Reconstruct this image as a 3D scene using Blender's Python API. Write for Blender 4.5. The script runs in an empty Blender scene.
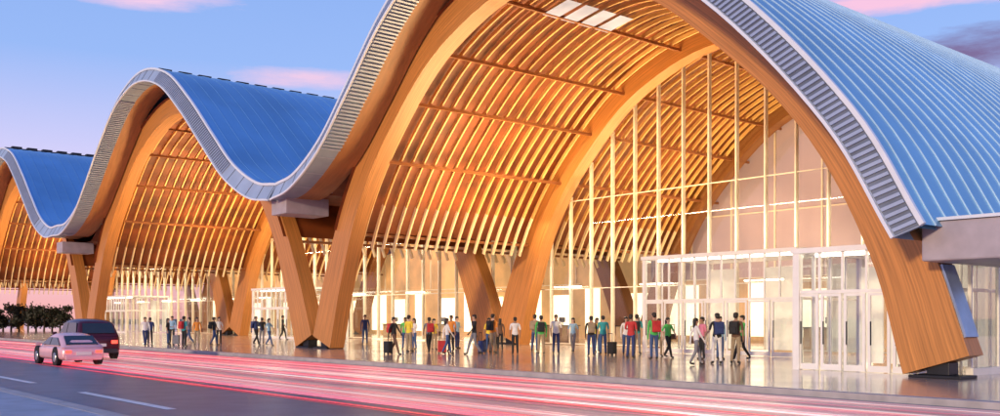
import bpy, bmesh, math, random
from mathutils import Vector, Matrix
random.seed(7)
scene=bpy.context.scene
COL=scene.collection
try:
    scene.view_settings.view_transform='Standard'; scene.view_settings.look='None'; scene.view_settings.exposure=0
except Exception: pass

# ------------------------------------------------------------------ materials
MATS={}
def mat(name,col,rough=.6,metal=0.0,emi=None,es=0.0,var=.15,scale=2.0,stretch=(1,1,1),uv=False,bump=0.0,spec=.5):
    if name in MATS: return MATS[name]
    m=bpy.data.materials.new(name); m.use_nodes=True
    nt=m.node_tree; b=nt.nodes['Principled BSDF']
    b.inputs['Roughness'].default_value=rough; b.inputs['Metallic'].default_value=metal
    b.inputs['Specular IOR Level'].default_value=spec
    tc=nt.nodes.new('ShaderNodeTexCoord'); mp=nt.nodes.new('ShaderNodeMapping'); mp.inputs['Scale'].default_value=stretch
    nz=nt.nodes.new('ShaderNodeTexNoise'); nz.inputs['Scale'].default_value=scale; nz.inputs['Detail'].default_value=5
    nt.links.new(tc.outputs['UV' if uv else 'Object'],mp.inputs[0]); nt.links.new(mp.outputs[0],nz.inputs['Vector'])
    rp=nt.nodes.new('ShaderNodeValToRGB'); rp.color_ramp.elements[0].position=.3; rp.color_ramp.elements[1].position=.7
    rp.color_ramp.elements[0].color=tuple(max(0,c*(1-var)) for c in col)+(1,)
    rp.color_ramp.elements[1].color=tuple(min(1,c*(1+var)) for c in col)+(1,)
    nt.links.new(nz.outputs['Fac'],rp.inputs[0]); nt.links.new(rp.outputs[0],b.inputs['Base Color'])
    if bump>0:
        bp=nt.nodes.new('ShaderNodeBump'); bp.inputs['Strength'].default_value=bump; bp.inputs['Distance'].default_value=.05
        nt.links.new(nz.outputs['Fac'],bp.inputs['Height']); nt.links.new(bp.outputs[0],b.inputs['Normal'])
    if emi:
        b.inputs['Emission Color'].default_value=tuple(emi)+(1,); b.inputs['Emission Strength'].default_value=es
    MATS[name]=m; return m
def glassmat(name,tint,fac=.14,rough=.03):
    m=bpy.data.materials.new(name); m.use_nodes=True; nt=m.node_tree; nt.nodes.clear()
    o=nt.nodes.new('ShaderNodeOutputMaterial'); t=nt.nodes.new('ShaderNodeBsdfTransparent'); g=nt.nodes.new('ShaderNodeBsdfGlossy')
    t.inputs[0].default_value=tuple(tint)+(1,); g.inputs['Roughness'].default_value=rough
    mx=nt.nodes.new('ShaderNodeMixShader'); fr=nt.nodes.new('ShaderNodeFresnel'); fr.inputs[0].default_value=1.45
    ad=nt.nodes.new('ShaderNodeMath'); ad.operation='ADD'; ad.inputs[1].default_value=fac-.04
    nt.links.new(fr.outputs[0],ad.inputs[0]); nt.links.new(ad.outputs[0],mx.inputs[0])
    nt.links.new(t.outputs[0],mx.inputs[1]); nt.links.new(g.outputs[0],mx.inputs[2]); nt.links.new(mx.outputs[0],o.inputs[0])
    return m
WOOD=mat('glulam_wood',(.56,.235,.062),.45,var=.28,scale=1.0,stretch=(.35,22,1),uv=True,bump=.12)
WOODD=mat('glulam_wood_shade',(.24,.095,.03),.5,var=.25,scale=1.0,stretch=(.35,22,1),uv=True)  # same glulam, darkened in colour so the uplit inner arches look shaded
SLAT=mat('slat_wood',(.86,.47,.15),.5,var=.35,scale=.5,stretch=(1,2,1))
SLATC=mat('slat_cream_glow',(.92,.72,.40),.5,emi=(1,.72,.35),es=.10,var=.08,scale=1.5)  # lit look of the lower slat ends put in as slight emission
DECK=mat('deck_wood',(.20,.048,.010),.6,var=.5,scale=.5,stretch=(2,.5,1))
PURL=mat('purlin_wood',(.30,.11,.035),.5)
SOFF=mat('soffit_metal',(.27,.33,.42),.5,var=.08)
SOFW=mat('soffit_wood',(.42,.18,.06),.5,var=.15,scale=1,stretch=(1,6,1))
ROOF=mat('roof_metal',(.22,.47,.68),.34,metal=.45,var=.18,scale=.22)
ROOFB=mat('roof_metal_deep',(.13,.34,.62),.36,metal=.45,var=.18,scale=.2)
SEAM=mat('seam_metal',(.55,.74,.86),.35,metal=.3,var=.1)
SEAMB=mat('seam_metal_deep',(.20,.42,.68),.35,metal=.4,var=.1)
FASC=mat('fascia_panel',(.42,.49,.60),.45,metal=.2,var=.12,scale=.8)
TRIM=mat('white_trim',(.74,.78,.84),.4,var=.04)
LOUV=mat('louvre_dark',(.17,.19,.24),.5,metal=.3)
BLAD=mat('louvre_blade',(.38,.43,.54),.45,metal=.2,var=.05)
STEEL=mat('dark_steel',(.03,.03,.035),.5,metal=.5)
BOXM=mat('gutter_grey',(.42,.37,.40),.5,var=.12)
CLAD=mat('blue_cladding',(.32,.42,.62),.3,metal=.5)
MULL=mat('mullion_cream',(.88,.80,.64),.4,var=.05)
FRAME=mat('frame_white',(.92,.90,.86),.35,var=.05)
GLASS=glassmat('clear_glass',(.92,.93,.93),.09)
GLASSD=glassmat('door_glass',(.88,.91,.93),.12)

# ------------------------------------------------------------------ mesh builder
class MB:
    def __init__(s): s.v=[]; s.f=[]; s.m=[]; s.uv=[]
    def face(s,idx,mi=0,uv=None):
        s.f.append(idx); s.m.append(mi); s.uv.append(uv or [(0,0)]*len(idx))
    def box(s,x0,x1,y0,y1,z0,z1,mi=0):
        b=len(s.v)
        s.v+=[(x0,y0,z0),(x1,y0,z0),(x1,y1,z0),(x0,y1,z0),(x0,y0,z1),(x1,y0,z1),(x1,y1,z1),(x0,y1,z1)]
        for q in [(0,3,2,1),(4,5,6,7),(0,1,5,4),(1,2,6,5),(2,3,7,6),(3,0,4,7)]:
            s.face([b+i for i in q],mi,[(0,0),(1,0),(1,1),(0,1)])
    def sweep(s,pts,nr,lo,hi,y0,y1,mi=0):
        n=len(pts); b=len(s.v); L=0; us=[]
        for i,(p,q) in enumerate(zip(pts,nr)):
            l=lo(p) if callable(lo) else lo; h=hi(p) if callable(hi) else hi
            if i: L+=math.hypot(p[0]-pts[i-1][0],p[1]-pts[i-1][1])
            us.append(L)
            for off,y in((l,y0),(h,y0),(h,y1),(l,y1)):
                s.v.append((p[0]+q[0]*off,y,p[1]+q[1]*off))
        w=[0,1.3,1.3+abs(y1-y0),2.6+abs(y1-y0),2.6+2*abs(y1-y0)]
        for i in range(n-1):
            for k in range(4):
                a=b+i*4+k; c=b+i*4+(k+1)%4
                s.face([a,c,c+4,a+4],mi(pts[i]) if callable(mi) else mi,[(us[i],w[k]),(us[i],w[k+1]),(us[i+1],w[k+1]),(us[i+1],w[k])])
        mm=mi(pts[0]) if callable(mi) else mi
        s.face([b,b+3,b+2,b+1],mm); e=b+(n-1)*4; s.face([e,e+1,e+2,e+3],mm)
    def sheet(s,A,B,mi=0):
        b=len(s.v); n=len(A); s.v+=list(A)+list(B)
        for i in range(n-1): s.face([b+i,b+i+1,b+n+i+1,b+n+i],mi,[(i,0),(i+1,0),(i+1,1),(i,1)])
    def tube(s,p,q,r0,r1,n=8,mi=0):
        p=Vector(p);q=Vector(q);d=(q-p).normalized(); a=d.orthogonal().normalized(); c=d.cross(a); b=len(s.v)
        for P,r in((p,r0),(q,r1)):
            for k in range(n):
                t=2*math.pi*k/n; s.v.append(tuple(P+a*math.cos(t)*r+c*math.sin(t)*r))
        for k in range(n):
            k2=(k+1)%n; s.face([b+k,b+k2,b+n+k2,b+n+k],mi)
        s.face([b+k for k in range(n)][::-1],mi); s.face([b+n+k for k in range(n)],mi)
    def bar(s,P0,P1,nv,t0,t1):
        c=len(s.v)
        for Q in(P0,P1):
            s.v+= [tuple(Q+nv+t0),tuple(Q-nv+t0),tuple(Q-nv+t1),tuple(Q+nv+t1)]
        for f in[(0,1,5,4),(1,2,6,5),(2,3,7,6),(3,0,4,7),(0,3,2,1),(4,5,6,7)]: s.face([c+i for i in f])
    def obj(s,name,mats,parent=None,loc=(0,0,0),smooth=False,bevel=0,recalc=True):
        me=bpy.data.meshes.new(name); me.from_pydata(s.v,[],s.f)
        for m in (mats if isinstance(mats,(list,tuple)) else [mats]): me.materials.append(m)
        me.polygons.foreach_set('material_index',s.m)
        uvl=me.uv_layers.new(name='UVMap'); fl=[c for u in s.uv for t in u for c in t]; uvl.data.foreach_set('uv',fl)
        if smooth: me.polygons.foreach_set('use_smooth',[True]*len(s.f))
        me.update()
        if recalc:
            bm=bmesh.new(); bm.from_mesh(me); bmesh.ops.recalc_face_normals(bm,faces=bm.faces); bm.to_mesh(me); bm.free()
        o=bpy.data.objects.new(name,me); COL.objects.link(o); o.location=loc
        if parent: o.parent=parent
        if bevel:
            bv=o.modifiers.new('b','BEVEL'); bv.width=bevel; bv.segments=2; bv.limit_method='ANGLE'
        return o
def empty(name,loc,label,cat,group=None,rz=0):
    e=bpy.data.objects.new(name,None); COL.objects.link(e); e.location=loc; e.rotation_euler=(0,0,rz)
    e['label']=label; e['category']=cat
    if group: e['group']=group
    e.empty_display_size=.3
    return e

# ------------------------------------------------------------------ curves
def catmull(P,n=8):
    Q=[(2*P[0][0]-P[1][0],2*P[0][1]-P[1][1])]+P+[(2*P[-1][0]-P[-2][0],2*P[-1][1]-P[-2][1])]
    out=[]
    for i in range(1,len(Q)-2):
        p0,p1,p2,p3=Q[i-1],Q[i],Q[i+1],Q[i+2]
        for k in range(n):
            t=k/n
            out.append(tuple(.5*((2*p1[j])+(-p0[j]+p2[j])*t+(2*p0[j]-5*p1[j]+4*p2[j]-p3[j])*t*t+(-p0[j]+3*p1[j]-3*p2[j]+p3[j])*t**3) for j in(0,1)))
    out.append(P[-1]); return out
def normals(P):
    N=[]
    for i in range(len(P)):
        a=P[max(0,i-1)]; b=P[min(len(P)-1,i+1)]
        dx,dz=b[0]-a[0],b[1]-a[1]; L=math.hypot(dx,dz); N.append((-dz/L,dx/L))
    return N
S=33.4
def SC_(k): return 1.0 if k==0 else 1.15
def arch(k):
    if k==0: P=[(.9,.35),(2.1,3.7),(3.9,7.4),(6.8,10.9),(11,14.1),(16.7,15.6),(22.5,13.8),(26.8,10.6),(30.0,7.3),(32.1,3.7),(33.2,.35)]
    else:
        L=[(.9,.35),(2.1,3.7),(3.9,7.4),(6.8,10.9),(11,14.4),(16.7,16.1)]
        P=L+[(S-x,z) for x,z in L[:-1]][::-1]
    return [((x-k*S)*SC_(k),z) for x,z in catmull(P,7)]
def top(k):
    TL=[(0,8.5),(2,8.85),(4.5,10.2),(6.9,12.3),(9.9,15.0),(13,17.2 if k else 16.7),(16.7,18.1 if k else 17.3)]
    if k==0: R=[(20.4,16.5),(24.3,14.25),(28.5,10.95),(32,7.1),(33.9,3.9)]
    else: R=[(S-x,z) for x,z in TL[:-1]][::-1]
    P=catmull(TL+R,7)
    if k>=1:
        P=[(x,z+(.7*max(0,1-x/8)**2)+(.7*max(0,1-(S-x)/8)**2 if k>1 else 0)) for x,z in P]
    return [((x-k*S)*SC_(k),z) for x,z in P]

TERM=empty('airport_terminal',(0,0,0),'airport terminal with wavy blue metal roof on timber arches','airport terminal')
ROWS=[0,12.8,25.6]
PE=mat('sky_glow_panel',(.40,.31,.32),.5,emi=(.98,.66,.60),es=.14,var=.25,scale=.12)  # panel emission stands in for dusk sky beyond the hall
BW=mat('back_wall_wood_glow',(.48,.29,.13),.6,emi=(1,.60,.26),es=.32,var=.4,scale=.5)  # wood wall with the hall's warm light put in as emission
LW=mat('added_panel_glow',(.9,.85,.75),.5,emi=(1,.84,.54),es=1.9,var=.03)  # added glowing panels that brighten the back of the hall
SK=mat('skylight',(.35,.38,.46),.3,emi=(.62,.70,.92),es=.30,var=.3,scale=.8)  # emission stands in for daylight through the panel
GLOW=mat('lamp_glow',(1,1,1),.5,emi=(1,.88,.66),es=9,var=0)
for k in range(4):
    A=arch(k); AN=normals(A); T=top(k); TN=normals(T); sc=SC_(k); x0=-k*S*sc; SP=S*sc
    yend=100 if k==0 else 70; zcr=max(z for _,z in T)
    mb=MB(); mb.sheet([(x,-2.5,z) for x,z in T],[(x,yend,z) for x,z in T])
    mb.sheet([(x+n[0]*-.15,-2.5,z+n[1]*-.15) for (x,z),n in zip(T,TN)],[(x+n[0]*-.15,yend,z+n[1]*-.15) for (x,z),n in zip(T,TN)])
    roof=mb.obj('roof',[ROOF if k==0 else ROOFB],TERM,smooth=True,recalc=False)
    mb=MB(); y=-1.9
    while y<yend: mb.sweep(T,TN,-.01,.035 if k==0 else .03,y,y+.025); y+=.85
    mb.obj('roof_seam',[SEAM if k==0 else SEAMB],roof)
    mb=MB(); xc=x0+16.7*sc
    mb.box(xc-.5,xc-.42,-2,yend,zcr+.03,zcr+.3)
    yy=-1.5
    while yy<yend: mb.box(xc-.3,xc+.3,yy,yy+.9,zcr,zcr+.35); yy+=1.4
    mb.obj('ridge_vent',[STEEL],roof)
    def bw_(p):
        lx=(p[0]-x0)/sc
        if k==0 and lx>17: return .85-.2*min(1,(lx-17)/5)
        return .85
    IN=[(p[0]-n[0]*bw_(p),p[1]-n[1]*bw_(p)) for p,n in zip(T,TN)]
    YF=-2.95; YM=-1.85
    F0=[(x,-2.5,z) for x,z in T]; F1=[(x,YF,z) for x,z in IN]; F2=[(x,YM,z) for x,z in IN]
    mb=MB(); mb.sheet(F0,F1); mb.sheet([(a,b+.1,c) for a,b,c in F0],[(a,b+.1,c) for a,b,c in F1])
    mb.sheet(F1,F2,1); mb.sheet(F2,[(x,-.5,z) for x,z in IN],2)
    fa=mb.obj('fascia',[FASC,SOFF,SOFW],roof,smooth=True,recalc=False)
    mb=MB(); mb.sweep(T,TN,-.07,.06,-2.6,-2.48); mb.obj('edge_trim',[TRIM],fa)
    mb=MB(); mb.sweep(IN,TN,-.04,.05,YF-.04,YF+.05); mb.obj('edge_trim',[TRIM],fa)
    dense=[]
    for i in range(len(T)-1):
        for j in range(24):
            t=j/24; dense.append(((T[i][0]*(1-t)+T[i+1][0]*t,T[i][1]*(1-t)+T[i+1][1]*t),(IN[i][0]*(1-t)+IN[i+1][0]*t,IN[i][1]*(1-t)+IN[i+1][1]*t)))
    def islouv(p):
        lx=(p[0]-x0)/sc
        return (p[1]>10.3 and abs(lx-16.7)>3) or (k==0 and lx>17)
    for half_ in(0,1):
        mb=MB(); mj=MB(); ms=MB(); last=None; cnt=0
        for (p,q) in dense:
            lx=(p[0]-x0)/sc
            if (lx>16.7)!=bool(half_): continue
            if last and math.hypot(p[0]-last[0],p[1]-last[1])<.19: continue
            last=p; cnt+=1
            a=Vector((p[0],-2.5,p[1])); b=Vector((q[0],YF,q[1])); d=b-a
            nv=Vector((-(q[1]-p[1]),0,(q[0]-p[0]))).normalized(); inn=Vector((q[0]-p[0],0,q[1]-p[1])).normalized()
            c0=Vector((q[0],YF+.1,q[1])); c1=Vector((q[0],YM,q[1]))
            if islouv(p):
                mb.bar(a+d*.14,a+d*.86,nv*.045,Vector((0,-.02,0)),Vector((0,-.08,0)))
                ms.bar(c0,c1,nv*.045,inn*.01,inn*.08)
            elif cnt%6==0:
                mj.bar(a,b,nv*.02,Vector((0,-.004,0)),Vector((0,-.02,0)))
                ms.bar(c0,c1,nv*.02,inn*.004,inn*.02)
        if mb.v: mb.obj('fascia_louvre',[BLAD],fa)
        if mj.v: mj.obj('panel_joint',[LOUV],fa)
        if ms.v: ms.obj('soffit_louvre',[BLAD],fa)
        mb=MB(); r=[pq for pq in dense if islouv(pq[0]) and (((pq[0][0]-x0)/sc)>16.7)==bool(half_)]
        mb.sheet([(a[0]*.90+b[0]*.10,-2.5-.45*.10-.012,a[1]*.90+b[1]*.10) for a,b in r],[(a[0]*.1+b[0]*.9,-2.5-.45*.9-.012,a[1]*.1+b[1]*.9) for a,b in r])
        mb.obj('louvre_backing',[LOUV],fa,recalc=False)
    # ceiling
    yin=27; dk=.62
    mb=MB()
    sel=[i for i,p in enumerate(A) if p[1]>5.6]
    D=[(A[i][0]+AN[i][0]*dk,A[i][1]+AN[i][1]*dk) for i in sel]
    mb.sheet([(x,-.6,z) for x,z in D],[(x,yin,z) for x,z in D])
    ceil=mb.obj('ceiling',[DECK],TERM,smooth=True,recalc=False)
    mb=MB(); y=.8
    while y<yin-.5:
        if all(abs(y-r)>.55 for r in ROWS):
            sl=[j for j,p in enumerate(A) if p[1]>4.9]
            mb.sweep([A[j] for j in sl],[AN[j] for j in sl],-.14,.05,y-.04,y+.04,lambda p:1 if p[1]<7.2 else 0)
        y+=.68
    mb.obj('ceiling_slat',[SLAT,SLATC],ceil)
    for zt in (5.9,9.4,11.9,13.9,15.3):
        for side in(0,1):
            idx=min(range(len(A)),key=lambda j:abs(A[j][1]-zt)+(100 if (A[j][0]-xc>0)!=bool(side) else 0))
            p=A[idx]; n=AN[idx]; o_=.23 if zt>6 else -.2; c=(p[0]-n[0]*o_,p[1]-n[1]*o_)
            mb=MB(); mb.box(c[0]-.07,c[0]+.07,.42,yin,c[1]-.07,c[1]+.07); mb.obj('purlin',[PURL],ceil)
    if k==0:
        for y in [3.1+1.1*i for i in range(4)]:
            mb=MB(); mb.sheet([(xc-2.6,y,14.98),(xc-1.0,y,15.24)],[(xc-2.6,y+.85,14.98),(xc-1.0,y+.85,15.24)]); mb.obj('skylight',[SK],ceil,recalc=False)
    for r in ROWS:
        mb=MB()
        def half(p): return (.64+.30*max(0,1-p[1]/9)) if r!=12.8 else (.70+.50*max(0,1-p[1]/10))
        mb.sweep(A,AN,lambda p:-half(p),half,r-.42,r+.42)
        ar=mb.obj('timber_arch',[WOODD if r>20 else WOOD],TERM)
        for e in(0,-1):
            px=A[e][0]; mb=MB()
            mb.box(px-.3,px+.3,r-.28,r+.28,.08,.42); mb.box(px-.7,px+.7,r-.5,r+.5,0,.08)
            mb.obj('steel_foot',[STEEL],ar,bevel=.02)
        if k==0 and r==0:
            j=[i for i,p in enumerate(A) if p[0]>20 and .5<p[1]<3.2]
            pts=[A[i] for i in j]; nn=[AN[i] for i in j]
            mb=MB(); mb.sweep(pts,nn,lambda p:half(p)+.004,lambda p:half(p)+.07,-.36,.36)
            mb.obj('side_cladding',[CLAD],ar)
    mb=MB(); mb.box(x0-.8,x0+.8,-2.4,.1,6.95,7.85); mb.obj('gutter_box',[BOXM],TERM,bevel=.04)
    if k<3:
        mb=MB(); mb.sheet([(x0-4.2,-.5,9.1),(x0-2,-.5,7.9),(x0+2,-.5,7.9),(x0+4.2,-.5,9.1)],[(x0-4.2,yin,9.1),(x0-2,yin,7.9),(x0+2,yin,7.9),(x0+4.2,yin,9.1)])
        mb.obj('valley_soffit',[DECK],TERM,recalc=False)
    if k==3: continue
    yg=13.7
    def zc(x):
        lx=(x-x0)/sc
        if lx<3.9 or lx>S-3.9: return 7.4
        for i in range(len(A)-1):
            if A[i][0]<=x<=A[i+1][0]:
                t=(x-A[i][0])/(A[i+1][0]-A[i][0]); return A[i][1]*(1-t)+A[i+1][1]*t-.35
        return 7.4
    mb=MB(); xs=[x0+.1+1.66*sc*i for i in range(21)]
    for x in xs: mb.box(x-.04,x+.04,yg-.1,yg+.14,.1,zc(x))
    for zt in(.1,3.3,8.4):
        run=[x for x in [x0+.1+.415*sc*i for i in range(81)] if zc(x)>zt+.1]
        if run: mb.box(run[0],run[-1],yg-.04,yg+.04,zt-.025,zt+.025)
    gw=mb.obj('glass_wall',[MULL],TERM)
    mb=MB(); g=[x0+.1+.83*sc*i for i in range(41)]
    mb.sheet([(x,yg,.1) for x in g],[(x,yg,zc(x)) for x in g])
    mb.obj('glass_pane',[GLASS],gw,recalc=False)
    for i in range(0,9,2):
        xx=x0+4+SP*.1*i; mb=MB(); mb.box(xx,xx+2.2,yg-.32,yg-.24,3.38,3.44); mb.obj('line_lamp',[GLOW],gw)
    yb=27
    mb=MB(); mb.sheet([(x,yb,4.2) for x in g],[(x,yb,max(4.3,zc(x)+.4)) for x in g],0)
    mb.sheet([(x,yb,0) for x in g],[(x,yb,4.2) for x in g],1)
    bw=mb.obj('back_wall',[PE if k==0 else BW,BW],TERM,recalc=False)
    mb=MB()
    for x in xs[::2]: mb.box(x-.05,x+.05,yb-.15,yb-.02,4.3,zc(x)+.3)
    for zt in(4.2,8.4): mb.box(x0+2,x0+31,yb-.12,yb-.01,zt-.04,zt+.04)
    mb.obj('wall_mullion',[MULL],bw)
    for i in range(10):
        mb=MB(); xx=x0+1.5+SP*.098*i; mb.box(xx,xx+2.5-.5*(i%3),yb-.1,yb-.01,.4,3.9-.5*(i%2)); mb.obj('added_glow_panel',[LW],bw)
mb=MB()
for i in range(30):
    y=1.5+1.8*i; mb.box(33.2,33.3,y,y+.1,.2,3.9)
mb.box(33.15,33.35,1.5,55,3.9,4.05); mb.box(33.15,33.35,1.5,55,0,.2)
sw=mb.obj('side_wall',[FRAME],TERM)
mb=MB(); mb.sheet([(33.25,1.5,.1),(33.25,55,.1)],[(33.25,1.5,3.95),(33.25,55,3.95)]); mb.obj('side_glass',[GLASSD],sw,recalc=False)
mb=MB(); mb.box(33.35,41,-1.5,3,3.05,4.05); cb=mb.obj('corner_canopy',[BOXM],TERM,bevel=.05)
mb=MB(); mb.box(33.3,41.05,-1.56,3.05,4.06,4.14); mb.obj('canopy_cap',[TRIM],cb)
for yy in(-.8,2):
    mb=MB(); mb.box(39.5,39.9,yy,yy+.4,0,3.05); mb.obj('canopy_post',[STEEL],cb)

GLOWW=mat('added_inner_glow_panel',(.80,.72,.62),.5,emi=(1,.85,.64),es=.38,var=.35,scale=.6)  # added glowing panels that whiten the vestibules from inside
def vestibule(x0,x1,y0,y1,h,nd,glow_mode=0,c=.08,t=.08):
    mb=MB()
    for x in(x0,x1):
        for y in(y0,y1): mb.box(x-c,x+c,y-c,y+c,0,h)
    mb.box(x0-c-.05,x1+c+.05,y0-c-.05,y1-.02,h,h+.16)
    mb.box(x0,x1,y0-.05,y0+.05,2.35,2.45); mb.box(x0-.04,x0+.04,y0,y1,2.35,2.45); mb.box(x1-.04,x1+.04,y0,y1,2.35,2.45)
    n=max(2,round((x1-x0)/.75))
    for i in range(1,n):
        x=x0+(x1-x0)*i/n; mb.box(x-.035,x+.035,y0-.04,y0+.04,2.45,h)
    for i in range(1,4):
        y=y0+(y1-y0)*i/4; mb.box(x0-.035,x0+.035,y-.035,y+.035,0,h); mb.box(x1-.035,x1+.035,y-.035,y+.035,0,h)
    v=mb.obj('entrance_vestibule',[FRAME],TERM)
    mb=MB(); mb.sheet([(x0,y0,2.45),(x1,y0,2.45)],[(x0,y0,h),(x1,y0,h)])
    for x in(x0,x1): mb.sheet([(x,y0,.05),(x,y1,.05)],[(x,y0,h),(x,y1,h)])
    mb.obj('glass_pane',[GLASSD],v,recalc=False)
    w=(x1-x0)/nd
    for i in range(nd):
        a=x0+w*i+.04; b=x0+w*(i+1)-.04; m2=MB()
        m2.box(a,a+t,y0-.03,y0+.03,.02,2.34); m2.box(b-t,b,y0-.03,y0+.03,.02,2.34)
        m2.box(a+t,b-t,y0-.03,y0+.03,.02,.20); m2.box(a+t,b-t,y0-.03,y0+.03,2.26,2.34)
        d=m2.obj('door',[FRAME],v)
        m2=MB(); m2.box(a+.11,a+.14,y0-.1,y0-.07,.8,1.5); m2.obj('door_handle',[STEEL],d)
        m3=MB(); m3.sheet([(a+t,y0,.20),(b-t,y0,.20)],[(a+t,y0,2.26),(b-t,y0,2.26)]); m3.obj('door_glass',[GLASSD],d,recalc=False)
    lp=MB(); lp.box(x0+.3,x1-.3,y0+.5,y0+.8,h-.08,h-.01); lp.obj('ceiling_lamp',[GLOW],v)
    if glow_mode:
        n=5
        for i in range(n):
            if glow_mode==2 and i in(1,3): continue
            mb=MB(); a=x0+(x1-x0)*i/n+.08; b=x0+(x1-x0)*(i+1)/n-.08; mb.box(a,b,y1-.12,y1-.04,.1,h-.3-(.8*(i%2) if glow_mode==2 else 0)); mb.obj('added_inner_glow_panel',[GLOWW],v)
    return v
vestibule(28.3,32.9,.8,4.6,3.6,6,1,.11,.09)
vestibule(15.3,23.3,8.5,13.5,4.3,7,2)
vestibule(-26.5,-19.5,9,13.5,3.8,5,2)
vestibule(-64,-56,9,13.5,3.8,5,2)

for i in range(8):
    x=-24+6.9*i
    e=empty('check_in_counter',(x,21,0),'pale wooden check-in counter with dark top in the hall','counter','check-in counters in the hall')
    m=MB(); m.box(-1.4,1.4,-.35,.35,0,1.05); m.obj('counter_body',[mat('counter_wood',(.6,.45,.3),.5)],e,bevel=.03)
    m=MB(); m.box(-1.5,1.5,-.45,.4,1.053,1.1); m.obj('counter_top',[STEEL],e)
    m=MB(); m.box(-.3,.3,.05,.1,1.3,1.65); m.box(-.03,.03,.1,.14,1.1,1.4); m.obj('monitor',[LOUV],e)

# ------------------------------------------------------------------ ground
def plane(name,x0,x1,y0,y1,z,m,depth=0):
    mb=MB()
    if depth: mb.box(x0,x1,y0,y1,z-depth,z)
    else: mb.sheet([(x0,y0,z),(x1,y0,z)],[(x0,y1,z),(x1,y1,z)])
    o=mb.obj(name,[m],recalc=bool(depth)); o['kind']='structure'; return o
plane('ground',-1500,1500,-1500,1500,-.16,mat('ground_dull',(.16,.15,.13),.9,var=.2,scale=.05))
PAVE=bpy.data.materials.new('plaza_stone'); PAVE.use_nodes=True
nt=PAVE.node_tree; b=nt.nodes['Principled BSDF']
tc=nt.nodes.new('ShaderNodeTexCoord'); br=nt.nodes.new('ShaderNodeTexBrick'); br.offset=.5
br.inputs['Color1'].default_value=(.62,.50,.43,1); br.inputs['Color2'].default_value=(.56,.45,.39,1); br.inputs['Mortar'].default_value=(.38,.30,.26,1)
br.inputs['Scale'].default_value=1; br.inputs['Brick Width'].default_value=1.2; br.inputs['Row Height'].default_value=1.2; br.inputs['Mortar Size'].default_value=.01
nt.links.new(tc.outputs['Object'],br.inputs['Vector'])
nz=nt.nodes.new('ShaderNodeTexNoise'); nz.inputs['Scale'].default_value=.25; nz.inputs['Detail'].default_value=6
nt.links.new(tc.outputs['Object'],nz.inputs['Vector'])
mxn=nt.nodes.new('ShaderNodeMixRGB'); mxn.blend_type='MULTIPLY'; mxn.inputs['Fac'].default_value=.3
nt.links.new(br.outputs['Color'],mxn.inputs['Color1']); nt.links.new(nz.outputs['Fac'],mxn.inputs['Color2']); nt.links.new(mxn.outputs[0],b.inputs['Base Color'])
mr=nt.nodes.new('ShaderNodeMapRange'); mr.inputs[1].default_value=.3; mr.inputs[2].default_value=.7; mr.inputs[3].default_value=.10; mr.inputs[4].default_value=.22
nt.links.new(nz.outputs['Fac'],mr.inputs[0]); nt.links.new(mr.outputs[0],b.inputs['Roughness'])
b.inputs['Specular IOR Level'].default_value=1.0
b.inputs['Coat Weight'].default_value=.4; b.inputs['Coat Roughness'].default_value=.12
plane('plaza_pavement',-260,120,-6.5,60,0,PAVE,.15)
ASPH=mat('asphalt',(.10,.125,.17),.38,var=.25,scale=1.2,bump=.15)
plane('road',-400,200,-20.1,-6.8,-.13,ASPH)
KERB=mat('kerb_stone',(.42,.38,.37),.6,var=.15,scale=3)
plane('kerb',-260,120,-6.8,-6.5,.006,KERB,.15)
plane('kerb',-260,120,-20.4,-20.1,.0,KERB,.15)
plane('pavement',-260,120,-40,-20.4,-.006,mat('grey_paving',(.34,.37,.44),.7,var=.2,scale=1.5,bump=.1),.14)
WP=mat('road_paint_white',(.75,.75,.75),.5,var=.12,scale=6)
def strip(x0,x1,y0,y1,z,m,name='marking_and_light_trail'):
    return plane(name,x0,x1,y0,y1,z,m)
for i in range(-12,6):
    strip(21.8+i*9.5,27.3+i*9.5,-18.75,-18.55,-.124,WP)
strip(-300,120,-19.8,-19.68,-.124,WP)
def band(name,col,es,sy=5.0,lo=.42,hi=.62,off=0):  # streaky emissive colour painting traffic light trails and their glow onto the road
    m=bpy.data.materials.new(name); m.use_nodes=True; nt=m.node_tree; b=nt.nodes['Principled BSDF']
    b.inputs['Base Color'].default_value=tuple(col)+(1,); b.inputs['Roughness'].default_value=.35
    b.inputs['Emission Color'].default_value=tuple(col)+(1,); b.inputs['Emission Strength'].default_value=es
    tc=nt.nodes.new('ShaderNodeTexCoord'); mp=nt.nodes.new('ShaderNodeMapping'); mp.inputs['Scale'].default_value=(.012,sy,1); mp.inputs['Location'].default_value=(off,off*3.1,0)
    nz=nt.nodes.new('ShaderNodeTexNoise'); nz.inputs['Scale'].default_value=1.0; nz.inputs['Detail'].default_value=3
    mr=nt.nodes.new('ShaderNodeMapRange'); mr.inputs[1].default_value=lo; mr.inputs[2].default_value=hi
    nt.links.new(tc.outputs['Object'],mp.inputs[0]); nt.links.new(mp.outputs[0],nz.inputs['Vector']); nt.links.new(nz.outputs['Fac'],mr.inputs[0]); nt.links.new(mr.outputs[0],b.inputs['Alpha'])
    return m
strip(-300,120,-14.9,-7.0,-.127,band('trail_glow_blush',(.90,.48,.46),.26,.55,.34,.60,1.0))
strip(-300,120,-15.6,-7.4,-.123,band('light_trail_rose',(.95,.22,.32),.5,1.4,.49,.62,4.0))
strip(-300,120,-15.8,-7.2,-.119,band('light_trail_red',(.95,.05,.10),.6,2.4,.54,.63,7.0))
strip(-300,120,-14.0,-7.6,-.115,band('light_trail_pale',(1,.80,.72),.6,2.0,.56,.66,11.0))

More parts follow.
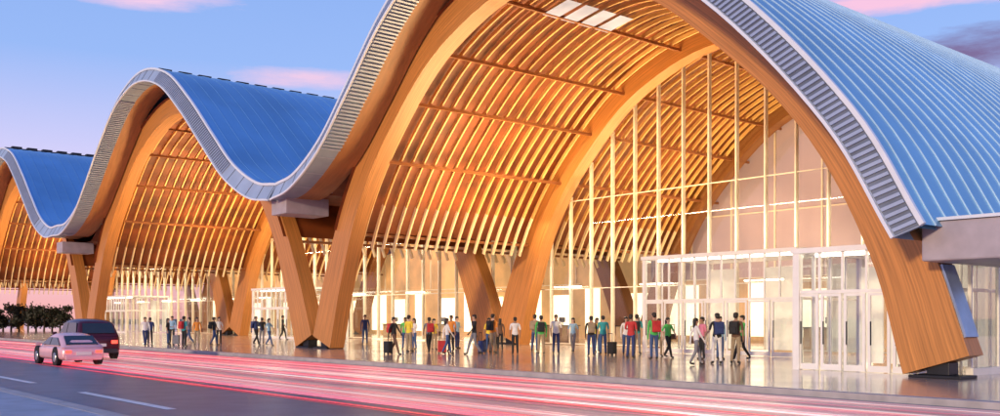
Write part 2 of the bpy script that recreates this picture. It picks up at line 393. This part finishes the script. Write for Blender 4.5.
# ------------------------------------------------------------------ camera
CX,CY,CZ=45.1,-25.6,1.6
cam=bpy.data.cameras.new('camera'); co=bpy.data.objects.new('camera',cam); COL.objects.link(co)
cam.sensor_width=36; cam.lens=34.45; cam.shift_y=.11; cam.clip_end=4000
co.location=(CX,CY,CZ); co.rotation_euler=(math.radians(90),0,math.radians(49.75)); scene.camera=co
def spot(x_ratio,dist):   # image-pixel bearing (tangent right of camera axis) and image-estimated depth -> ground position
    r=x_ratio*dist
    return (CX+.646*r-.763*dist, CY+.763*r+.646*dist)

# ------------------------------------------------------------------ people
SKIN=[mat('skin_%d'%i,c,.55,var=.05) for i,c in enumerate([(.50,.29,.19),(.36,.20,.12),(.62,.40,.29)])]
HAIR=mat('hair_dark',(.02,.015,.012),.5)
SHOE=mat('shoe_dark',(.03,.03,.03),.5)
def cl(n,c): return mat('cloth_'+n,c,.8,var=.12,scale=8)
C={'white':cl('white',(.82,.80,.76)),'navy':cl('navy',(.03,.05,.16)),'black':cl('black',(.02,.02,.022)),'teal':cl('teal',(.04,.36,.38)),'green':cl('green',(.09,.55,.12)),
'red':cl('red',(.55,.04,.04)),'orange':cl('orange',(.8,.28,.04)),'yellow':cl('yellow',(.88,.66,.06)),'pink':cl('pink',(.75,.25,.35)),'grey':cl('grey',(.22,.22,.24)),
'jeans':cl('jeans',(.05,.10,.24)),'khaki':cl('khaki',(.35,.27,.17)),'brown':cl('brown',(.15,.08,.05)),'sky':cl('sky',(.3,.50,.66))}
def seg_d(p,a,b):
    ab=b-a; t=max(0,min(1,(p-a).dot(ab)/max(1e-9,ab.length_squared))); return (p-(a+ab*t)).length
def make_body(pose,female=False):
    sw=.165 if female else .19; hw=.10 if female else .09
    J={'pel':((0,0,.96),(.145 if female else .135,.105)),'waist':((0,0,1.10),(.115 if female else .135,.095)),'chest':((0,.005,1.30),(.15,.11)),
       'neckb':((0,.01,1.44),(.07,.06)),'neck':((0,0,1.50),(.052,.055)),'head':((0,-.02,1.585),(.072,.088)),'crown':((0,-.01,1.66),(.07,.085))}
    E=[('pel','waist'),('waist','chest'),('chest','neckb'),('neckb','neck'),('neck','head'),('head','crown')]
    for s,n in((-1,'r'),(1,'l')):
        J['sh'+n]=((s*sw,.01,1.40),(.06,.06)); E.append(('chest','sh'+n))
        el=pose['arm'+n][0]; wr=pose['arm'+n][1]
        J['el'+n]=((s*el[0],el[1],el[2]),(.042,.042)); J['wr'+n]=((s*wr[0],wr[1],wr[2]),(.028,.028))
        d=(Vector(wr)-Vector(el)).normalized()*.09; J['ha'+n]=((s*(wr[0]+d.x),wr[1]+d.y,wr[2]+d.z),(.022,.036))
        E+=[('sh'+n,'el'+n),('el'+n,'wr'+n),('wr'+n,'ha'+n)]
        kn,an=pose['leg'+n]
        J['hi'+n]=((s*hw,0,.90),(.088,.09)); J['kn'+n]=((s*kn[0],kn[1],kn[2]),(.066,.068)); J['an'+n]=((s*an[0],an[1],an[2]),(.05,.052))
        J['he'+n]=((s*an[0],an[1]+.0,an[2]-.05),(.04,.045)); J['to'+n]=((s*(an[0]+.02),an[1]-.16,max(.035,an[2]-.065)),(.042,.03))
        E+=[('pel','hi'+n),('hi'+n,'kn'+n),('kn'+n,'an'+n),('an'+n,'he'+n),('he'+n,'to'+n)]
    names=list(J); me=bpy.data.meshes.new('bodytmp')
    me.from_pydata([J[n][0] for n in names],[(names.index(a),names.index(b)) for a,b in E],[])
    o=bpy.data.objects.new('bodytmp',me); COL.objects.link(o)
    sk=o.modifiers.new('s','SKIN'); sk.use_smooth_shade=True
    for i,n in enumerate(names):
        sv=me.skin_vertices[0].data[i]; sv.radius=J[n][1]; sv.use_root=(n=='pel')
    ss=o.modifiers.new('u','SUBSURF'); ss.levels=1; ss.render_levels=1
    dg=bpy.context.evaluated_depsgraph_get(); dg.update()
    nm=bpy.data.meshes.new_from_object(o.evaluated_get(dg)); nm.name='person_body'
    bpy.data.objects.remove(o)
    nm.materials.clear()
    for m_ in (SKIN[0],C['grey'],C['black'],SHOE,SKIN[0]): nm.materials.append(m_)
    V={n:Vector(J[n][0]) for n in names}
    bone=[]
    for a,b in E:
        k=b[:2]
        if b in('neck','head','crown'): m=0
        elif k in('wr','ha'): m=4
        elif k in('el','sh') or b in('waist','chest','neckb'): m=1
        elif k in('hi','kn','an'): m=2
        else: m=3
        bone.append((V[a],V[b],m))
    bm=bmesh.new(); bm.from_mesh(nm)
    for f in bm.faces:
        c=f.calc_center_median(); f.material_index=min(bone,key=lambda t:seg_d(c,t[0],t[1]))[2]; f.smooth=True
        if c.z>.93 and c.z<1.15 and abs(c.x)<.19 and abs(c.y)<.16: f.material_index=1
    def cone(a,b,r0,r1,mi):
        a=Vector(a);b=Vector(b); d=b-a; L=d.length
        r=bmesh.ops.create_cone(bm,cap_ends=True,segments=6,radius1=r0,radius2=r1,depth=L)
        M=Matrix.Translation((a+b)/2)@d.to_track_quat('Z','Y').to_matrix().to_4x4()
        bmesh.ops.transform(bm,matrix=M,verts=r['verts'])
        for v in r['verts']:
            for f in v.link_faces: f.material_index=mi
    for s,n in((-1,'r'),(1,'l')):
        h=V['ha'+n]; d=(h-V['wr'+n]).normalized(); side=d.cross(Vector((s,0,0))).normalized()
        for q,L in((-.026,.06),(-.009,.072),(.009,.067),(.026,.05)):
            a=h+side*q-d*.01; mid=a+d*L*.6; e=mid+d*L*.45+Vector((-s*.02,0,0)); cone(a,mid,.009,.008,4); cone(mid-d*.004,e,.008,.006,4)
        t=h-d*.06-side*.03; cone(t,t-side*.035+d*.045,.011,.008,4)
        cone((s*.07,.0,1.585),(s*.092,.01,1.60),.018,.012,0)
    cone((0,-.095,1.58),(0,-.125,1.565),.014,.008,0)
    bm.to_mesh(nm); bm.free()
    return nm
P_={
'stand':dict(arml=((.235,.03,1.13),(.23,-.03,.87)),armr=((.235,.03,1.13),(.23,-.03,.87)),legl=((.10,-.01,.5),(.11,.02,.09)),legr=((.10,-.01,.5),(.12,.0,.09))),
'walk':dict(arml=((.23,-.10,1.15),(.20,-.26,.95)),armr=((.23,.13,1.15),(.22,.16,.88)),legl=((.09,.02,.5),(.09,.28,.13)),legr=((.09,-.16,.53),(.09,-.28,.09))),
'walkb':dict(arml=((.23,.12,1.15),(.22,.14,.88)),armr=((.23,-.08,1.14),(.2,-.22,.93)),legl=((.09,-.13,.52),(.09,-.2,.09)),legr=((.09,.04,.5),(.09,.24,.12))),
'hold':dict(arml=((.24,.0,1.14),(.12,-.22,1.15)),armr=((.235,.04,1.13),(.24,-.02,.87)),legl=((.12,-.02,.5),(.15,.03,.09)),legr=((.09,-.01,.5),(.08,.0,.09))),
'point':dict(arml=((.26,.0,1.15),(.30,-.2,1.02)),armr=((.25,-.05,1.16),(.14,-.2,1.33)),legl=((.12,-.05,.5),(.13,-.04,.09)),legr=((.1,.02,.5),(.1,.09,.09)))}
BOD={}
for pn in P_:
    for fm in(False,True): BOD[pn,fm]=make_body(P_[pn],fm)
def blob(name,parts):
    bm=bmesh.new()
    for c,r in parts:
        q=bmesh.ops.create_icosphere(bm,subdivisions=2,radius=1); bmesh.ops.transform(bm,matrix=Matrix.Translation(c)@Matrix.Diagonal((r[0],r[1],r[2],1)),verts=q['verts'])
    me=bpy.data.meshes.new(name); bm.to_mesh(me); bm.free()
    for p in me.polygons: p.use_smooth=True
    me.materials.append(HAIR); return me
HS=blob('short_hair',[((0,.015,1.655),(.093,.105,.075)),((0,.05,1.60),(.082,.07,.08))])
HL=blob('long_hair',[((0,.015,1.655),(.095,.108,.077)),((0,.06,1.56),(.095,.065,.16)),((0,.075,1.45),(.085,.045,.12))])
def mk(name,fn,mats,bev=.03):
    mb=MB(); fn(mb); o=mb.obj(name,mats,bevel=bev)
    dg=bpy.context.evaluated_depsgraph_get(); me=bpy.data.meshes.new_from_object(o.evaluated_get(dg)); bpy.data.objects.remove(o); return me
PACKS=[mk('backpack',lambda m:(m.box(-.15,.15,.13,.30,1.0,1.42),m.box(-.11,.11,.29,.35,1.03,1.24),m.box(-.13,-.09,-.02,.14,1.38,1.44),m.box(.09,.13,-.02,.14,1.38,1.44)),[C[c]]) for c in('black','red','navy','khaki')]
BAG=mk('shoulder_bag',lambda m:(m.box(.24,.34,-.16,.16,.78,1.02),m.box(.27,.29,-.12,-.09,1.0,1.40),m.box(.27,.29,.09,.12,1.0,1.40),m.box(.2,.29,-.12,.12,1.40,1.43)),[C['brown']],.015)
NP=0
def person(b,d,shirt,pants,pose='stand',fem=False,bag=None,face=0,h=1.68,sk=0,sleeve=False):
    global NP
    x,y=spot(b,d); NP+=1
    act={'stand':'standing','walk':'walking','walkb':'walking','hold':'arm bent','point':'arms raised'}[pose]
    lab=f"person in {shirt} top, {pants} trousers, {act}"
    lab+=f" with {bag}" if bag else " on plaza paving"
    o=bpy.data.objects.new('person',BOD[pose,fem]); COL.objects.link(o)
    for i,m in enumerate([SKIN[sk],C[shirt],C[pants],SHOE,C[shirt] if sleeve else SKIN[sk]]):
        o.material_slots[i].link='OBJECT'; o.material_slots[i].material=m
    s=h/1.74; o.scale=(s,s,s); o.location=(x,y,.0); o.rotation_euler=(0,0,face)
    o['label']=lab; o['category']='person'; o['group']='travellers on the terminal plaza'
    hh=bpy.data.objects.new('hair',HL if fem else HS); COL.objects.link(hh); hh.parent=o
    if bag:
        q=bpy.data.objects.new(bag.replace(' ','_'),PACKS[NP%4] if bag=='backpack' else BAG); COL.objects.link(q); q.parent=o
    return o
def b_(px): return (px-500)/957  # image pixel column as offset over focal length
G=[
(145,55,'white','navy','walk',0,None,40),(150,58.5,'navy','black','stand',0,'backpack',200),(168,58,'black','jeans','hold',1,None,90),(172,61,'sky','black','stand',0,None,10),(184,54,'teal','black','stand',0,'backpack',160),(189,59,'grey','jeans','walk',0,None,-60),
(197,56.5,'orange','khaki','stand',1,'shoulder bag',20),(214,56,'black','jeans','walkb',0,'backpack',130),(219,58.5,'white','black','stand',1,None,30),
(256,57,'navy','black','walk',0,'backpack',60),(262,60,'black','grey','hold',0,None,190),(269,55,'sky','jeans','walk',1,None,60),
(394,42,'black','brown','walk',0,'backpack',80),(405,49,'green','jeans','stand',1,None,0),(409,45,'yellow','khaki','stand',0,None,150),(414,49,'white','jeans','hold',1,None,-50),(429,44,'grey','black','walk',0,'backpack',200),(434,48,'yellow','khaki','stand',1,'shoulder bag',40),(447,42.5,'white','jeans','walkb',1,None,100),(451,46,'orange','black','stand',0,None,-20),(457,50,'sky','navy','hold',0,None,60),
(474,42,'black','grey','walk',0,None,-80),(489,46,'yellow','jeans','stand',1,None,10),(493,43.5,'orange','khaki','hold',0,'backpack',140),(500,48,'brown','black','stand',1,'shoulder bag',170),(515,42.5,'white','black','stand',0,None,175),
(535,46,'grey','jeans','hold',0,'backpack',160),(541,42,'green','khaki','stand',0,'backpack',190),(556,43,'white','navy','stand',0,None,20),(573,45,'sky','grey','walkb',1,None,-30),(591,40.5,'black','navy','stand',0,'backpack',170),(597,45,'yellow','jeans','stand',1,None,20),(603,42,'teal','jeans','stand',0,None,180),
(626,42,'white','jeans','stand',1,None,-10),(631,38,'red','navy','hold',0,None,150),(637,42.5,'teal','grey','stand',0,'backpack',170),(654,37,'green','jeans','stand',0,'backpack',190),(659,40,'white','khaki','stand',1,None,0),(668,38.5,'green','black','walk',1,'shoulder bag',40),
(696,32.5,'white','grey','walkb',1,'shoulder bag',110),(702,37,'pink','black','stand',0,None,-60),(717,33.5,'black','white','point',0,'backpack',200),(720,37,'sky','jeans','stand',0,None,30),(736,33.5,'brown','khaki','hold',0,'backpack',150),(742,36.5,'green','black','walk',0,None,-70),
(365,58,'navy','jeans','stand',0,None,0),(283,70,'black','black','walkb',0,None,80)]
for i,(px,d,t,bo,po,fe,bg,fc) in enumerate(G):
    person(b_(px),d,t,bo,po,bool(fe),bg,math.radians(fc+50+random.uniform(-15,15)),h=random.uniform(1.56,1.68) if fe else random.uniform(1.64,1.84),sk=i%3,sleeve=(i%3==0))
SCs={}
for i,(px,d,c) in enumerate([(388,42,'black'),(442,43,'red'),(482,43,'navy'),(612,41,'black'),(176,56.5,'grey')]):
    x,y=spot(b_(px),d)
    e=empty('suitcase',(x,y,0),f'{c} wheeled suitcase standing on the plaza paving','suitcase','wheeled suitcases on the plaza',rz=i)
    if c not in SCs:
        SCs[c]=mk('suitcase_shell',lambda m:(m.box(-.19,.19,-.12,.12,.07,.58),m.box(-.15,.15,-.14,-.11,.15,.5)),[C[c]],.03)
    o=bpy.data.objects.new('case_shell',SCs[c]); COL.objects.link(o); o.parent=e
    m=MB(); m.box(-.13,-.11,.08,.1,.58,.92); m.box(.11,.13,.08,.1,.58,.92); m.box(-.14,.14,.075,.105,.92,.95); m.obj('handle',[STEEL],e)
    for sx in(-1,1):
        for sy in(-1,1):
            m=MB(); m.tube((sx*.15-.02,sy*.09,.035),(sx*.15+.02,sy*.09,.035),.035,.035,10); m.obj('wheel',[STEEL],e)

# ------------------------------------------------------------------ cars
TYRE=mat('tyre_rubber',(.02,.02,.02),.8); RIM=mat('rim_alloy',(.5,.5,.52),.3,metal=.8)
CG=mat('car_glass',(.02,.025,.03),.08,var=.05,spec=.8); TL_=mat('tail_light',(.6,.01,.01),.2,emi=(1,.05,.03),es=4,var=0)
HLm=mat('head_light',(.8,.8,.8),.15,var=0); PLATE=mat('number_plate',(.75,.75,.72),.5,var=.03)
def car(loc,rz,paint,L,H,W,lab,suv):
    e=empty('car',loc,lab,'car','cars on the road',rz=rz)
    hw=W/2; R=.34 if suv else .30
    belt=H*.60; zb=.28 if suv else .2
    if suv: st=[(-.5,.78,belt*.80,.08),(-.492,.88,belt*.92,.03),(-.46,.96,belt,0),(-.40,.99,belt,0),(-.25,1,belt,0),(-.1,1,belt,0),(.15,1,belt*.99,0),(.24,.995,belt*.98,0),(.33,.98,belt*.94,0),(.42,.95,belt*.87,0),(.475,.89,belt*.76,.03),(.5,.78,belt*.62,.08)]
    else: st=[(-.5,.76,belt*.76,.07),(-.49,.88,belt*.90,.03),(-.45,.95,belt*.98,0),(-.38,.98,belt*1.0,0),(-.28,1,belt,0),(0,1,belt,0),(.15,1,belt*.98,0),(.25,.99,belt*.94,0),(.34,.97,belt*.86,0),(.42,.93,belt*.74,0),(.475,.85,belt*.62,.03),(.5,.72,belt*.50,.07)]
    mb=MB(); prof=[(.80,0,0),(.95,0,.05),(1.0,.25,0),(1.0,.55,0),(.985,.80,0),(.955,.94,0),(.88,1.0,0),(.5,1.02,0)]
    ring=len(prof)*2
    for xf,wf,zt,lift in st:
        w=hw*wf; z0=zb+lift; P=[(w*a,z0+(zt-z0)*b+c) for a,b,c in prof]
        for yy,zz in P: mb.v.append((xf*L,-yy,zz))
        for yy,zz in P[::-1]: mb.v.append((xf*L,yy,zz))
    for i in range(len(st)-1):
        for k in range(ring):
            a=i*ring+k; c=i*ring+(k+1)%ring; mb.face([a,c,c+ring,a+ring])
    mb.face(list(range(ring))); mb.face([ (len(st)-1)*ring+k for k in range(ring)][::-1])
    if suv: cb=[(-.485,belt-.04,.88,.0),(-.455,belt+.20,.84,1),(-.405,H-.16,.77,1),(-.34,H-.05,.73,1),(-.15,H,.72,1),(.0,H-.01,.72,1),(.08,H-.08,.74,1),(.17,belt+.24,.80,1),(.28,belt-.03,.87,0)]
    else: cb=[(-.485,belt-.04,.86,0),(-.42,belt+.16,.80,1),(-.31,H-.10,.74,1),(-.18,H-.01,.70,1),(-.05,H,.70,1),(.05,H-.06,.72,1),(.16,belt+.20,.79,1),(.31,belt-.05,.86,0)]
    c0=len(mb.v)
    for xf,z,wf,_ in cb:
        for yy,zz in((-hw*.9,belt-.03),(-hw*wf,z-.07 if _ else z),(-hw*(wf-.10),z-.012 if _ else z),(-hw*wf*.5,z+(.02 if _ else 0)),(hw*wf*.5,z+(.02 if _ else 0)),(hw*(wf-.10),z-.012 if _ else z),(hw*wf,z-.07 if _ else z),(hw*.9,belt-.03)):
            mb.v.append((xf*L,yy,zz))
    for i in range(len(cb)-1):
        for k in range(7):
            a=c0+i*8+k; mb.face([a,a+1,a+9,a+8])
    body=mb.obj('body',[paint],e,smooth=True)
    def pane(name,P,m=CG,off=.012):
        m_=MB(); P=[Vector(p) for p in P]; n=(P[1]-P[0]).cross(P[2]-P[0]).normalized()
        cen=sum(P,Vector())/len(P)
        if n.dot(cen-Vector((0,0,H*.4)))<0: n=-n
        m_.v+=[tuple(p-n*.01) for p in P]+[tuple(p+n*off) for p in P]; k=len(P)
        m_.face(list(range(k))); m_.face(list(range(k,2*k)))
        for i in range(k): m_.face([i,(i+1)%k,k+(i+1)%k,k+i])
        return m_.obj(name,[m],e)
    def lerp(a,b,t): return tuple(a[i]*(1-t)+b[i]*t for i in range(3))
    pt=lambda c,s,f: (c[0]*L,s*hw*c[2]*f,c[1])
    r0=cb[0]; r1=cb[2]
    pane('rear_window',[lerp(pt(r0,-1,.84),pt(r1,-1,.84),.2),lerp(pt(r0,1,.84),pt(r1,1,.84),.2),lerp(pt(r0,1,.84),pt(r1,1,.84),.95),lerp(pt(r0,-1,.84),pt(r1,-1,.84),.95)],off=.05)
    f0,f1=cb[-1],cb[-3]
    pane('windscreen',[lerp(pt(f0,-1,.88),pt(f1,-1,.88),.1),lerp(pt(f0,1,.88),pt(f1,1,.88),.1),lerp(pt(f0,1,.88),pt(f1,1,.88),.92),lerp(pt(f0,-1,.88),pt(f1,-1,.88),.92)],off=.04)
    for s in(-1,1):
        zb_=belt+.03; zt_=H-.15; wb=hw*.885; wt=hw*.765
        xr0=cb[0][0]*L+.34; xr1=cb[2][0]*L+.28; xf0=cb[-1][0]*L-.45; xf1=cb[-3][0]*L-.10; mid=-.08*L
        pane('side_window',[(xr0,s*wb,zb_),(mid-.04,s*wb,zb_),(mid-.04,s*wt,zt_),(xr1,s*wt,zt_)],off=.03)
        pane('side_window',[(mid+.04,s*wb,zb_),(xf0,s*wb,zb_),(xf1,s*wt,zt_),(mid+.04,s*wt,zt_)],off=.03)
        y0,y1=sorted((s*hw*.52,s*hw*.80)); m=MB(); m.box(-.5*L-.02,-.5*L+.12,y0,y1,belt*.66,belt*.80); m.obj('tail_light',[TL_],e,bevel=.02)
        m=MB(); y0,y1=sorted((s*hw*.5,s*hw*.8)); m.box(.47*L,.49*L+.02,y0,y1,belt*.42,belt*.54); m.obj('headlight',[HLm],e,bevel=.015)
        m=MB(); y0,y1=sorted((s*(hw),s*(hw+.16))); m.box(.17*L,.17*L+.1,y0,y1,belt,belt+.13); m.obj('wing_mirror',[paint],e,bevel=.02)
        for xf in(-.31,.31):
            m=MB(); y0,y1=s*(hw-.2),s*(hw+.01); m.tube((xf*L,y0,R),(xf*L,y1,R),R,R,24); w_=m.obj('wheel',[TYRE],e,bevel=.03)
            m=MB(); m.tube((xf*L,s*(hw),R),(xf*L,s*(hw+.025),R),R*.62,R*.55,16); m.obj('rim',[RIM],w_)
            m=MB(); m.tube((xf*L,s*(hw-.1),R+.03),(xf*L,s*(hw+.005),R+.03),R*1.17,R*1.17,24); m.obj('wheel_arch',[mat('arch_liner',(.015,.015,.015),.8)],e)
    m=MB(); m.box(-.5*L-.03,-.5*L+.02,-.26,.26,belt*.55,belt*.55+.12); m.obj('number_plate',[PLATE],e)
    m=MB(); m.box(-.5*L-.05,-.5*L+.1,-hw*.80,hw*.80,zb,zb+.18); m.obj('bumper',[mat('bumper_black',(.03,.03,.035),.5) if suv else paint],e,bevel=.04)
    return e
x,y=spot(b_(84),41); car((x,y,-.13),math.pi,mat('paint_maroon',(.085,.012,.025),.2,metal=.3,var=.05),4.1,1.68,1.8,'dark maroon hatchback car driving on the road',True)
x,y=spot(b_(68),36.2); car((x,y,-.13),math.pi,mat('paint_rose_silver',(.85,.48,.51),.25,metal=.2,var=.05),3.8,1.16,1.6,'low pale pink small car with lit red tail lights',False)

LEAF=mat('leaf_dark',(.025,.03,.018),.7,var=.4,scale=1.5); BARK=mat('bark',(.06,.04,.03),.8)
for i,(px,d,h) in enumerate([(-6,112,3.2),(3,116,2.9),(11,112,3.4),(19,114,3.0),(28,111,3.3),(36,115,2.9),(44,112,3.2),(52,116,3.0),(60,113,3.1)]):
    x,y=spot(b_(px),d); e=empty('small_tree',(x,y,0),'small dark leafy tree beneath the far roof bay','tree','small trees by the far bay')
    m=MB(); m.tube((0,0,0),(.1,0,h*.45),.12,.07)
    for a in range(4): m.tube((.1,0,h*.4),(math.cos(a*1.6)*h*.22,math.sin(a*1.6)*h*.22,h*.7),.05,.025,6)
    m.obj('trunk',[BARK],e)
    m=MB()
    for c in range(12):
        cc=Vector((random.gauss(0,h*.2),random.gauss(0,h*.2),h*random.uniform(.25,.88)))
        for j in range(60):
            p=cc+Vector((random.gauss(0,1),random.gauss(0,1),random.gauss(0,.7)))*h*.09
            a=Vector((random.uniform(-1,1),random.uniform(-1,1),random.uniform(-1,1))).normalized()*.17; b2=a.orthogonal().normalized()*.10
            q=len(m.v); m.v+=[tuple(p-a),tuple(p+b2),tuple(p+a),tuple(p-b2)]; m.face([q,q+1,q+2,q+3])
    m.obj('crown',[LEAF],e,recalc=False)

# ------------------------------------------------------------------ world
w=bpy.data.worlds.new('World'); scene.world=w; w.use_nodes=True; nt=w.node_tree; bg=nt.nodes['Background']
N=nt.nodes.new; Lk=nt.links.new
tc=N('ShaderNodeTexCoord'); sp=N('ShaderNodeSeparateXYZ'); Lk(tc.outputs['Generated'],sp.inputs[0])
rp=N('ShaderNodeValToRGB'); els=rp.color_ramp.elements
els[0].position=0; els[0].color=(.90,.42,.42,1); els[1].position=1; els[1].color=(.10,.2,.6,1)
for p,c in((.08,(.82,.55,.74)),(.16,(.60,.57,.90)),(.25,(.29,.45,.88)),(.5,(.17,.33,.78))):
    e=els.new(p); e.color=c+(1,)
Lk(sp.outputs['Z'],rp.inputs[0])
mp=N('ShaderNodeMapping'); mp.inputs['Scale'].default_value=(5,5,26); mp.inputs['Location'].default_value=(.3,.1,.2); Lk(tc.outputs['Generated'],mp.inputs[0])
nz=N('ShaderNodeTexNoise'); nz.inputs['Scale'].default_value=1.5; nz.inputs['Detail'].default_value=8; nz.inputs['Roughness'].default_value=.65; Lk(mp.outputs[0],nz.inputs['Vector'])
cur=rp.outputs[0]
for (dx,dy,dz),rad,col in [((-.397,.887,.240),.30,(.16,.07,.22)),((-.36,.90,.195),.12,(.85,.45,.62)),((-.45,.845,.292),.16,(.95,.52,.70)),((-.36,.89,.290),.14,(.95,.55,.70)),((-.849,.47,.240),.14,(.84,.56,.76)),((-.897,.329,.305),.17,(.90,.58,.78))]:
    v=N('ShaderNodeVectorMath'); v.operation='SUBTRACT'; v.inputs[1].default_value=(dx,dy,dz); Lk(tc.outputs['Generated'],v.inputs[0])
    v2=N('ShaderNodeVectorMath'); v2.operation='MULTIPLY'; v2.inputs[1].default_value=(1,1,6.5); Lk(v.outputs[0],v2.inputs[0])
    v3=N('ShaderNodeVectorMath'); v3.operation='LENGTH'; Lk(v2.outputs[0],v3.inputs[0])
    a=N('ShaderNodeMapRange'); a.inputs[1].default_value=0; a.inputs[2].default_value=rad; a.inputs[3].default_value=.50; a.inputs[4].default_value=-.35; Lk(v3.outputs['Value'],a.inputs[0])
    s_=N('ShaderNodeMath'); s_.operation='ADD'; Lk(a.outputs[0],s_.inputs[0]); Lk(nz.outputs['Fac'],s_.inputs[1])
    a2=N('ShaderNodeMapRange'); a2.inputs[1].default_value=.54; a2.inputs[2].default_value=.90; a2.inputs[4].default_value=.95; Lk(s_.outputs[0],a2.inputs[0])
    mx=N('ShaderNodeMixRGB'); mx.inputs['Color2'].default_value=col+(1,); Lk(a2.outputs[0],mx.inputs['Fac']); Lk(cur,mx.inputs['Color1']); cur=mx.outputs[0]
sky=N('ShaderNodeTexSky'); sky.sky_type='NISHITA'; sky.sun_disc=False; sky.sun_elevation=math.radians(9); sky.sun_rotation=math.radians(168)
ms=N('ShaderNodeMixRGB'); ms.blend_type='ADD'; ms.inputs['Fac'].default_value=.02; Lk(cur,ms.inputs['Color1']); Lk(sky.outputs[0],ms.inputs['Color2'])
Lk(ms.outputs[0],bg.inputs[0]); bg.inputs[1].default_value=1.0
sun=bpy.data.lights.new('sun','SUN'); so=bpy.data.objects.new('sun',sun); COL.objects.link(so)
sun.energy=2.2; sun.color=(1,.76,.50); sun.angle=math.radians(4)
d=Vector((-.30,.92,-.17)); so.rotation_euler=d.to_track_quat('-Z','Y').to_euler()
def area(x,y,z,sx,sy,pw,col,up):
    l=bpy.data.lights.new('hall_light','AREA'); l.shape='RECTANGLE'; l.size=sx; l.size_y=sy; l.energy=pw; l.color=col
    o=bpy.data.objects.new('hall_light',l); COL.objects.link(o); o.location=(x,y,z); o.rotation_euler=(math.pi if up else 0,0,0)
for k in range(4):
    xc=(16.7-k*S)*SC_(k)
    area(xc-6,6.3,4.5,8,2,2600,(1,.68,.32),True)
    area(xc-5,19,4.5,8,3,1900,(1,.66,.32),True)
    area(xc,19,7.5,22,.25,1500,(1,.82,.54),False)
    area(xc,11.5,7.3,24,.12,1300,(1,.84,.58),False)  # added strip light to brighten the paving, without a fixture
